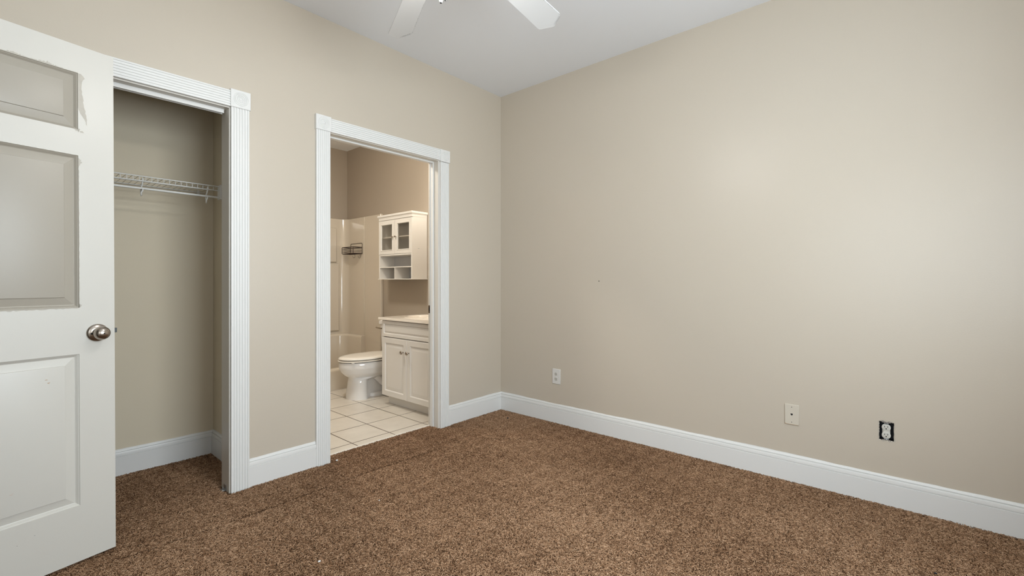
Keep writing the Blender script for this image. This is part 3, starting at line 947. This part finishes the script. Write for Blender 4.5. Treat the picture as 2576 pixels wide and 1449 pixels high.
# dust: specks and clumps along the leading edge and tip
ds = MB(); rnd = random.Random(5)
def speck(x, y, s):
    z = y * pitch - 0.0036
    ds.quad([(x + s * rnd.uniform(0.3, 1) * math.cos(a), y + s * rnd.uniform(0.3, 1) * math.sin(a), z) for a in [k * math.pi / 3 for k in range(6)]])
for k in range(110):
    x = rnd.uniform(0.46, 0.735); speck(x, -(0.0508 + (x - 0.46) * 0.030 - abs(rnd.gauss(0, 0.0009))), rnd.uniform(0.0005, 0.0016))
for k in range(130):
    t = rnd.random() ** 0.7
    x = 0.776 - t * 0.030; y = -(0.004 + t * 0.048)
    speck(x - abs(rnd.gauss(0, 0.006)), y + rnd.gauss(0, 0.002), rnd.uniform(0.0004, 0.0015))
zb = {0: 2.362, 1: 2.339}
blade0 = None
for k in range(6):
    a = R(6.6 + 59.6 * k) if k < 2 else R(6.6 + 60 * k)
    z = zb.get(k, 2.35) - H
    if k == 0:
        ORG_keep = ORG[fan]
        blade0 = b.build('fan_blade', 'blade', fan, at=(0, 0, 0), smooth=30)
        ORG[blade0] = Vector((0, 0, 0))
        iron0 = iron.build('blade_bracket', 'blade', blade0, at=(0, 0, 0), smooth=30)
        dust0 = ds.build('dust', 'dust', blade0, at=(0, 0, 0), smooth=0, recalc=False, props={'label': 'grey dust along the edge and tip'})
        bl = blade0
    else:
        bl = blade0.copy(); COL.objects.link(bl); bl.parent = fan
        for ch in (iron0, dust0):
            c = ch.copy(); COL.objects.link(c); c.parent = bl
    bl.location = (0, 0, z)
    bl.rotation_euler = (0, 0, a)

# ------------------------------------------------------------------ bathroom: shower unit
sw = empty('shower_surround', (-0.9, 2.1, 0), 'bone coloured one piece fibreglass tub and shower surround', 'shower')
t_ = 0.022
cr_ = 0.10
def surround_path(off, y0):
    p = [(BW - off, y0)]
    cx, cy = BW - off - cr_, BF - off - cr_
    p += [(cx + cr_ * math.cos(t), cy + cr_ * math.sin(t)) for t in arc(10, 0, 90)]
    p += [(-1.80 + off + cr_, BF - off)]
    p += [(-1.80 + off + cr_ - cr_ * math.sin(t), BF - off - cr_ + cr_ * math.cos(t)) for t in arc(10, 0, 90)]
    p += [(-1.80 + off, y0)]
    return p


def wall_sheet(off, y0, z0, z1, off_in=0.002, rnd_top=0.0):
    a = surround_path(off, y0); c = surround_path(off_in, y0)
    # same number of points: outer path follows the walls
    b = MB()
    if rnd_top:
        lv = [(off, z0), (off, z1 - rnd_top)] + [(off - rnd_top * (1 - math.cos(t)), z1 - rnd_top + rnd_top * math.sin(t)) for t in arc(5, 0, 90)][1:]
    else:
        lv = [(off, z0), (off, z1)]
    rings = [[(x, y, z) for x, y in surround_path(o, y0)] for o, z in lv]
    rings += [[(x, y, lv[-1][1]) for x, y in surround_path(off_in, y0)], [(x, y, z0) for x, y in surround_path(off_in, y0)]]
    return b.loft(rings + [rings[0]], cap=(False, False), closed=False), rings


b, rr = wall_sheet(t_, 1.815, 0.18, 1.880)
for e in (0, -1):
    b.quad([r[e] for r in rr])
b.build('wall_panel', 'fiberglass', sw, smooth=30)
b, rr = wall_sheet(t_ + 0.012, 2.145, 0.47, 1.879, rnd_top=0.006)
for e in (0, -1):
    b.quad([r[e] for r in rr])
b.build('recessed_panel', 'fiberglass', sw, smooth=30)
b, rr = wall_sheet(0.085, 2.13, 0.05, 0.485, rnd_top=0.030)
for e in (0, -1):
    b.quad([r[e] for r in rr])
b.build('lower_ledge', 'fiberglass', sw, bevel=0.006, smooth=40)
b = MB().box(BW - 0.034, BW - 0.001, 1.792, 1.822, 0.212, 1.884)
b.build('edge_flange', 'fiberglass', sw, bevel=0.006)
b = MB()
prof = [(1.742, 0.0), (1.742, 0.190), (1.748, 0.205), (1.760, 0.213), (1.815, 0.213), (1.830, 0.200), (1.842, 0.10), (2.575, 0.085), (2.575, 0.0)]
b.loft([[(x, y, z) for y, z in prof] for x in (-1.798, BW - 0.002)])
b.build('tub_basin', 'fiberglass', sw, smooth=40)
# stepped back panel beside the corner
for x1_, z0_, z1_ in ((-0.184, 1.350, 1.765), (-0.152, 0.520, 1.335)):
    MB().box(-1.55, x1_, BF - t_ - 0.032, BF - t_ - 0.008, z0_, z1_).build('raised_panel', 'fiberglass', sw, bevel=0.009, seg=3)

# wire caddy on the surround
cx0, cx1, cy0, cy1 = BW - 0.036, BW - 0.150, 2.175, 2.435
cz0, cz1, cz2 = 1.447, 1.522, 1.572
cdy = empty('shower_caddy', (cx0, (cy0 + cy1) / 2, cz0), 'dark bronze wire basket with hooks hung on the shower surround', 'shower caddy')
wr = 0.0031
b = MB()
b.tube([(cx0, cy0, cz0), (cx0, cy0, cz2 - 0.01), (cx0, cy0 + 0.01, cz2), (cx0, cy1 - 0.01, cz2), (cx0, cy1, cz2 - 0.01), (cx0, cy1, cz0)], wr, 8)
b.build('back_frame', 'bronze', cdy, smooth=50)
b = MB()
for z in np.linspace(cz0, cz1, 5):
    r_ = wr * (1.5 if z in (cz0, cz1) else 0.8)
    b.tube([(cx0, cy0, z), (cx1 + 0.012, cy0, z), (cx1, cy0 + 0.012, z), (cx1, cy1 - 0.012, z), (cx1 + 0.012, cy1, z), (cx0, cy1, z)], r_, 8)
for y in (cy0 + 0.004, cy1 - 0.004):
    b.tube([(cx1, y, cz0), (cx1, y, cz1)], wr * 1.2, 8)
for y in np.linspace(cy0 + 0.03, cy1 - 0.03, 6):
    b.tube([(cx0, y, cz0), (cx1, y, cz0)], wr * 0.7, 6)
b.tube([(cx0, cy0, cz0), (cx0, cy1, cz0)], wr, 8); b.tube([(cx0, cy0, cz1), (cx0, cy1, cz1)], wr, 8)
b.build('wire_basket', 'bronze', cdy, smooth=50)
for hx in (BW - 0.055, BW - 0.125):
    b = MB()
    b.tube([(hx, cy0 + 0.01, cz0), (hx - 0.004, cy0 + 0.004, cz0 - 0.028)] + [(hx - 0.016 + 0.012 * math.cos(t), cy0 + 0.002, cz0 - 0.040 - 0.014 * math.sin(t)) for t in arc(8, 0, 180)] + [(hx - 0.030, cy0 + 0.002, cz0 - 0.032)], 0.0018, 8)
    b.build('hook', 'bronze', cdy, smooth=50)

# ------------------------------------------------------------------ toilet
TY = 1.30
tl = empty('toilet', (-0.40, TY, 0), 'white toilet with its lid closed, beside the vanity', 'toilet')


def egg(front, back, hw, z, n=40, pw=2.0, yc=TY, xo=0.0):
    """egg plan outline: blunt back at x=back, rounded front at x=front"""
    xm = front + (back - front) * 0.46
    pts = []
    for k in range(n):
        t = 2 * math.pi * k / n
        c, s = math.cos(t), math.sin(t)
        e = 2.0 / pw
        if c < 0:
            x = xm + (xm - front) * c
            y = hw * s
        else:
            x = xm + (back - xm) * (abs(c) ** (0.72)) * 1.0
            y = hw * math.copysign(abs(s) ** 0.9, s)
        pts.append((x, yc + y, z))
    return pts




def ped(front, hw, hw2, z, mid=-0.605, back=-0.10, n=40):
    """pedestal outline: rounded front column stepping in to the narrower trapway"""
    pts = []
    for k in range(n):
        t = 2 * math.pi * k / n
        c, s_ = math.cos(t), math.sin(t)
        if c < 0:
            pts.append((mid + (mid - front) * math.copysign(abs(c) ** 0.8, c), TY + hw * math.copysign(abs(s_) ** 0.8, s_), z))
        else:
            x = mid + (back - mid) * c ** 1.6
            w = hw2 + (hw - hw2) * math.exp(-((x - mid) / 0.042) ** 2)
            if c > 0.9: w *= (1 - c) / 0.1
            pts.append((x, TY + math.copysign(w, s_) if abs(s_) > 1e-9 else TY, z))
    return pts


rings = [ped(-0.724, 0.128, 0.055, 0.0), ped(-0.722, 0.126, 0.053, 0.012), ped(-0.713, 0.119, 0.046, 0.08), ped(-0.704, 0.113, 0.044, 0.15), ped(-0.702, 0.110, 0.048, 0.185),
         egg(-0.716, -0.17, 0.120, 0.205), egg(-0.757, -0.17, 0.152, 0.230), egg(-0.785, -0.17, 0.173, 0.260), egg(-0.799, -0.17, 0.183, 0.292), egg(-0.802, -0.17, 0.186, 0.300), egg(-0.802, -0.165, 0.186, 0.343), egg(-0.797, -0.165, 0.182, 0.352), egg(-0.75, -0.20, 0.14, 0.353)]
b = MB().loft(rings)
b.build('bowl', 'porcelain', tl, smooth=70)
b = MB()
for s in (-1, 1):
    pth = [(-0.47, TY + s * 0.070, 0.20), (-0.40, TY + s * 0.082, 0.130), (-0.33, TY + s * 0.086, 0.085), (-0.26, TY + s * 0.084, 0.10), (-0.21, TY + s * 0.080, 0.17), (-0.16, TY + s * 0.075, 0.22)]
    b.tube(pth, 0.036, 14)
b.build('trapway', 'porcelain', tl, smooth=70)
b = MB().loft([egg(-0.56, -0.09, 0.098, 0.0), egg(-0.56, -0.09, 0.096, 0.026), egg(-0.55, -0.10, 0.086, 0.034)])
b.build('foot', 'porcelain', tl, smooth=40)
b = MB().loft([egg(-0.800, -0.205, 0.181, 0.3600), egg(-0.810, -0.203, 0.189, 0.3615), egg(-0.811, -0.203, 0.190, 0.3690), egg(-0.806, -0.206, 0.186, 0.3720)])
b.build('seat', 'seatplastic', tl, smooth=50)
b = MB().loft([egg(-0.795, -0.215, 0.176, 0.3800), egg(-0.806, -0.212, 0.187, 0.3815), egg(-0.807, -0.212, 0.188, 0.389), egg(-0.795, -0.220, 0.178, 0.3985), egg(-0.75, -0.25, 0.145, 0.4030), egg(-0.63, -0.34, 0.07, 0.4050)])
b.build('lid', 'seatplastic', tl, smooth=60)
for s in (-1, 1):
    MB().box(-0.755, -0.735, TY + s * 0.125 - 0.01, TY + s * 0.125 + 0.01, 0.3525, 0.3602).build('bumper', 'plastic', tl)
b = MB()
def tank_ring(x0, x1, hw, z, r=0.03):
    pts = []
    for cx, cy, a0 in ((x1 - r, TY + hw - r, 0), (x0 + r, TY + hw - r, 90), (x0 + r, TY - hw + r, 180), (x1 - r, TY - hw + r, 270)):
        pts += [(cx + r * math.cos(t), cy + r * math.sin(t), z) for t in arc(6, a0, a0 + 90)]
    return pts
b.loft([tank_ring(-0.205, -0.035, 0.205, 0.350), tank_ring(-0.215, -0.033, 0.240, 0.42), tank_ring(-0.222, -0.030, 0.258, 0.665)])
b.build('tank', 'porcelain', tl, smooth=50)
b = MB().loft([tank_ring(-0.232, -0.024, 0.268, 0.667), tank_ring(-0.234, -0.024, 0.270, 0.680), tank_ring(-0.232, -0.026, 0.268, 0.700), tank_ring(-0.215, -0.04, 0.250, 0.709)])
b.build('tank_lid', 'porcelain', tl, smooth=50)
b = MB().lathe([(0.013, 0), (0.013, 0.006), (0.009, 0.016)], (-0.2215, TY + 0.185, 0.622), (-1, 0, 0), 16)
b.tube([(-0.234, TY + 0.180, 0.622), (-0.240, TY + 0.205, 0.622), (-0.246, TY + 0.235, 0.624), (-0.250, TY + 0.272, 0.628)], 0.0075, 10)
b.build('flush_lever', 'nickel', tl, smooth=50, props={'label': 'brushed metal flush lever'})

# ------------------------------------------------------------------ vanity
VX, VY0, VY1 = -0.582, 0.180, 0.921
vn = empty('vanity_cabinet', (-0.30, (VY0 + VY1) / 2, 0), 'white bathroom vanity cabinet with two raised panel doors and a cream sink top', 'vanity')
b = MB()
b.box(VX, BW - 0.002, VY0, VY0 + 0.016, 0.088, 0.772); b.box(VX, BW - 0.002, VY1 - 0.016, VY1, 0.088, 0.772)
b.box(VX + 0.02, BW - 0.002, VY0 + 0.016, VY1 - 0.016, 0.088, 0.104)
b.box(BW - 0.012, BW - 0.002, VY0 + 0.016, VY1 - 0.016, 0.104, 0.772)
b.box(VX, VX + 0.018, VY0 + 0.016, VY1 - 0.016, 0.088, 0.130); b.box(VX, VX + 0.018, VY0 + 0.016, VY1 - 0.016, 0.590, 0.640); b.box(VX, VX + 0.018, VY0 + 0.016, VY1 - 0.016, 0.740, 0.772)
b.box(VX, VX + 0.018, 0.535, 0.565, 0.130, 0.590); b.box(VX, VX + 0.018, VY0 + 0.016, VY0 + 0.05, 0.130, 0.740); b.box(VX, VX + 0.018, VY1 - 0.05, VY1 - 0.016, 0.130, 0.740)
b.box(-0.538, BW - 0.002, VY0 + 0.005, VY1 - 0.012, 0.0, 0.088)
b.build('cabinet_body', 'cabinet', vn, bevel=0.0015)
RP = [(0, 0), (0.003, 0.0040), (0.046, 0.0040), (0.054, -0.0040), (0.062, -0.0040), (0.082, 0.0035), (0.086, 0.0035)]


def front_panel(name, y0, y1, z0, z1, ins=1.0, x=VX, th=0.016):
    b = MB()
    st = [(i * ins if i > 0.01 else i, d) for i, d in RP]
    b.nested(lambda u, v, d: (x - th - d, u, v), y0, y1, z0, z1, st)
    b.quad([(x - th, y0, z0), (x - th, y1, z0), (x - 0.0005, y1, z0), (x - 0.0005, y0, z0)])
    b.quad([(x - th, y0, z1), (x - th, y1, z1), (x - 0.0005, y1, z1), (x - 0.0005, y0, z1)])
    b.quad([(x - th, y0, z0), (x - th, y0, z1), (x - 0.0005, y0, z1), (x - 0.0005, y0, z0)])
    b.quad([(x - th, y1, z0), (x - th, y1, z1), (x - 0.0005, y1, z1), (x - 0.0005, y1, z0)])
    b.quad([(x - 0.0005, y0, z0), (x - 0.0005, y1, z0), (x - 0.0005, y1, z1), (x - 0.0005, y0, z1)])
    return b.build(name, 'cabinet', vn, smooth=25)


def knob(parent, x, y, z):
    MB().lathe([(0.006, 0), (0.006, 0.003), (0.0045, 0.006), (0.0045, 0.012), (0.0105, 0.018), (0.0160, 0.023), (0.0166, 0.027), (0.0125, 0.032), (0.0, 0.033)], (x, y, z), (-1, 0, 0), 24).build('cabinet_knob', 'nickel', parent, smooth=50, props={'label': 'round pewter knob'})


d1 = front_panel('cabinet_door', 0.5490, VY1, 0.087, 0.612)
d2 = front_panel('cabinet_door', VY0, 0.5455, 0.087, 0.612)
knob(d1, VX - 0.0200, 0.592, 0.503)
knob(d2, VX - 0.0200, 0.513, 0.503)
front_panel('drawer_front', VY0, VY1, 0.620, 0.764, ins=0.62)

b = MB()
tx0, tx1, ty0, ty1, tz = -0.624, BW - 0.001, 0.165, 0.948, 0.792
cx_, cy_, ra, rb = -0.335, 0.56, 0.185, 0.235
n = 48
def rect_pt(t):
    c, s = math.cos(t), math.sin(t)
    hx0, hx1, hy0, hy1 = cx_ - tx0, tx1 - cx_, cy_ - ty0, ty1 - cy_
    kx_ = (hx1 if c > 0 else hx0) / max(abs(c), 1e-6); ky_ = (hy1 if s > 0 else hy0) / max(abs(s), 1e-6)
    k = min(kx_, ky_)
    return cx_ + c * k, cy_ + s * k
angs = [2 * math.pi * k / n for k in range(n)]
for ax_, ay_ in ((tx0, ty0), (tx1, ty0), (tx1, ty1), (tx0, ty1)):
    q = math.atan2(ay_ - cy_, ax_ - cx_) % (2 * math.pi)
    j = min(range(n), key=lambda k: abs(angs[k] - q)); angs[j] = q
rc = [rect_pt(t) for t in angs]
def ell(k, z): return [(cx_ + ra * k * math.cos(t), cy_ + rb * k * math.sin(t), z) for t in angs]
b.loft([[(x, y, tz - 0.020) for x, y in rc], [(x, y, tz - 0.003) for x, y in rc], [(cx_ + (x - cx_) * 0.993, cy_ + (y - cy_) * 0.993, tz) for x, y in rc], ell(1.16, tz), ell(1.10, tz + 0.007), ell(1.04, tz + 0.008), ell(1.0, tz + 0.002),
        ell(0.93, tz - 0.03), ell(0.75, tz - 0.09), ell(0.4, tz - 0.125), ell(0.08, tz - 0.13)], cap=(True, True))
vt = b.build('countertop', 'marble', vn, smooth=40, props={'label': 'cream marble top with an oval sink'})
MB().box(BW - 0.022, BW - 0.001, ty0, ty1, tz, tz + 0.085).build('backsplash', 'marble', vt, bevel=0.006)
b = MB().lathe([(0.026, 0), (0.024, 0.02), (0.016, 0.03), (0.014, 0.08)], (-0.10, 0.56, tz), (0, 0, 1), 20)
b.tube([(-0.10, 0.56, tz + 0.075), (-0.13, 0.56, tz + 0.105), (-0.19, 0.56, tz + 0.110), (-0.22, 0.56, tz + 0.090)], 0.011, 12)
b.build('faucet', 'steel', vt, smooth=50)

# unseen flush ceiling lamp, added to make the bathroom light more even
cl = empty('fill_ceiling_light', (-1.35, 0.90, H), 'unseen round flush lamp added to even out the bathroom light', 'ceiling light')
MB().lathe([(0.17, 0), (0.17, -0.02), (0.155, -0.025)], (-1.35, 0.90, H), (0, 0, 1), 40).build('mounting_pan', 'blade', cl)
MB().lathe([(0.152, -0.020)] + [(0.152 * math.cos(t), -0.022 - 0.07 * math.sin(t)) for t in arc(8, 0, 90)], (-1.35, 0.90, H), (0, 0, 1), 40).build('glass_dome', 'dome', cl, smooth=60)

# vanity light (its globes light the bathroom)
vl = empty('vanity_light', (BW, 0.56, 2.0), 'three globe vanity light above the sink', 'vanity light')
MB().box(BW - 0.03, BW - 0.001, 0.28, 0.84, 1.98, 2.06).build('light_bar', 'nickel', vl, bevel=0.004)
for y in (0.36, 0.56, 0.76):
    MB().lathe([(0.02, 0.0), (0.045, 0.02), (0.055, 0.05), (0.050, 0.085), (0.03, 0.105), (0.0, 0.11)], (BW - 0.03, y, 2.02), (-1, 0, -0.25), 24).build('glass_globe', 'globe', vl, smooth=60)

# ------------------------------------------------------------------ over-toilet wall cabinet
wc = empty('wall_cabinet', (-0.115, 1.29, 1.138), 'white hanging cabinet with two glass doors over open cubbies', 'cabinet')
fx, wy0, wy1, wz0_, wz1_ = -0.211, 1.000, 1.582, 1.138, 1.762
xb = BW - 0.002
b = MB()
tk = 0.016
b.box(fx + 0.016, xb, wy0, wy0 + tk, wz0_ + 0.008, wz1_); b.box(fx + 0.016, xb, wy1 - tk, wy1, wz0_ + 0.008, wz1_)
b.box(fx - 0.004, xb, wy0 - 0.010, wy1 + 0.010, wz0_, wz0_ + 0.008)
b.box(fx + 0.016, xb, wy0 + tk, wy1 - tk, wz1_ - tk, wz1_)
b.box(fx + 0.002, xb - 0.006, wy0 + tk, wy1 - tk, 1.386, 1.399)
b.box(fx + 0.002, fx + 0.016, wy0, wy0 + tk, wz0_ + 0.008, 1.402); b.box(fx + 0.002, fx + 0.016, wy1 - tk, wy1, wz0_ + 0.008, 1.402)
b.build('carcass', 'cabinet', wc, bevel=0.001)
MB().box(xb - 0.005, xb, wy0 + tk, wy1 - tk, wz0_ + 0.008, wz1_ - tk).build('backboard', 'cab_inside', wc, smooth=0)
MB().box(fx + 0.024, xb - 0.006, wy0 + tk, wy1 - tk, 1.576, 1.586).build('shelf', 'cabinet', wc, smooth=0)
MB().box(fx + 0.004, xb - 0.006, wy0 + tk, wy1 - tk, 1.262, 1.271).build('shelf', 'cabinet', wc, smooth=0)
MB().box(fx + 0.004, xb - 0.006, 1.292, 1.301, wz0_ + 0.008, 1.262).build('divider', 'cabinet', wc, smooth=0)
# crown moulding: profile stepping outwards
b = MB()
rings = []
for o, z in ((0.0, wz1_), (0.001, wz1_ + 0.003), (0.001, wz1_ + 0.022), (0.005, wz1_ + 0.030), (0.006, wz1_ + 0.033), (0.011, wz1_ + 0.035), (0.012, wz1_ + 0.038), (0.012, wz1_ + 0.053), (0.010, wz1_ + 0.056)):
    rings.append([(fx + 0.002 - o, wy0 - o, z), (xb, wy0 - o, z), (xb, wy1 + o, z), (fx + 0.002 - o, wy1 + o, z)])
b.loft(rings).build('crown', 'cabinet', wc, smooth=20)


def glass_door(y0, y1, ky):
    z0, z1, w = 1.402, 1.756, 0.047
    b = MB()
    def ring(ins, x): return [(x, y0 + ins, z0 + ins), (x, y1 - ins, z0 + ins), (x, y1 - ins, z1 - ins), (x, y0 + ins, z1 - ins)]
    rg = [ring(0, fx + 0.016), ring(0, fx + 0.001), ring(0.001, fx), ring(w - 0.010, fx), ring(w - 0.009, fx - 0.003), ring(w - 0.004, fx - 0.003), ring(w, fx + 0.004), ring(w, fx + 0.016)]
    b.loft(rg + [rg[0]], cap=(False, False))
    d = b.build('cabinet_door', 'cabinet', wc, smooth=25)
    MB().box(fx + 0.009, fx + 0.011, y0 + w, y1 - w, z0 + w, z1 - w).build('glass_pane', 'cab_glass', d, smooth=0)
    MB().lathe([(0.005, 0), (0.004, 0.008), (0.008, 0.013), (0.0095, 0.019), (0.007, 0.024), (0.0, 0.025)], (fx, ky, 1.579), (-1, 0, 0), 18).build('cabinet_knob', 'nickel', d, smooth=50, props={'label': 'small metal knob'})


glass_door(1.2925, wy1, 1.317)
glass_door(wy0, 1.2895, 1.266)
b = MB()
for y, z, s in ((1.000 - 0.0006, 1.49, 0.0022), ):
    pass
b.tube([(-0.138, wy0 - 0.0004, 1.451), (-0.132, wy0 - 0.003, 1.447), (-0.126, wy0 - 0.004, 1.4465), (-0.120, wy0 - 0.003, 1.449)], 0.0016, 8)
b.build('side_hook', 'steel', wc, smooth=50)

# ------------------------------------------------------------------ bits lying on the carpet
def lint(name, x, y, r, m, label, group, z=0.0015, seed=0):
    rnd = random.Random(seed)
    b = MB()
    prof = [[(x + r * k * rnd.uniform(0.7, 1.1) * math.cos(t), y + r * k * rnd.uniform(0.6, 1.0) * math.sin(t), z + hgt) for t in [2 * math.pi * j / 9 for j in range(9)]] for k, hgt in ((0.7, 0), (1.0, r * 0.3), (0.8, r * 0.6), (0.3, r * 0.8))]
    b.loft(prof).build(name, m, smooth=0, props=T(label, 'debris', group))


lint('paper_scrap', -1.542, -0.030, 0.0085, 'lint_white', 'white crumpled scrap on the carpet at the foot of the bathroom casing', 'white scraps on the carpet', seed=1)
lint('paper_scrap', -1.660, -0.684, 0.0042, 'lint_white', 'tiny white fleck alone in the middle of the open carpet', 'white scraps on the carpet', seed=2)
lint('paper_scrap', -2.104, -0.951, 0.0060, 'lint_white', 'thin white shred on the open carpet in front of the closet', 'white scraps on the carpet', seed=3)
lint('lint_clump', -0.182, -0.244, 0.0090, 'lint_black', 'black speck on the carpet by the room corner', 'black specks on the carpet', seed=4)
lint('lint_clump', -0.589, -2.797, 0.0060, 'lint_black', 'black speck on the carpet near the bare outlet', 'black specks on the carpet', seed=5)
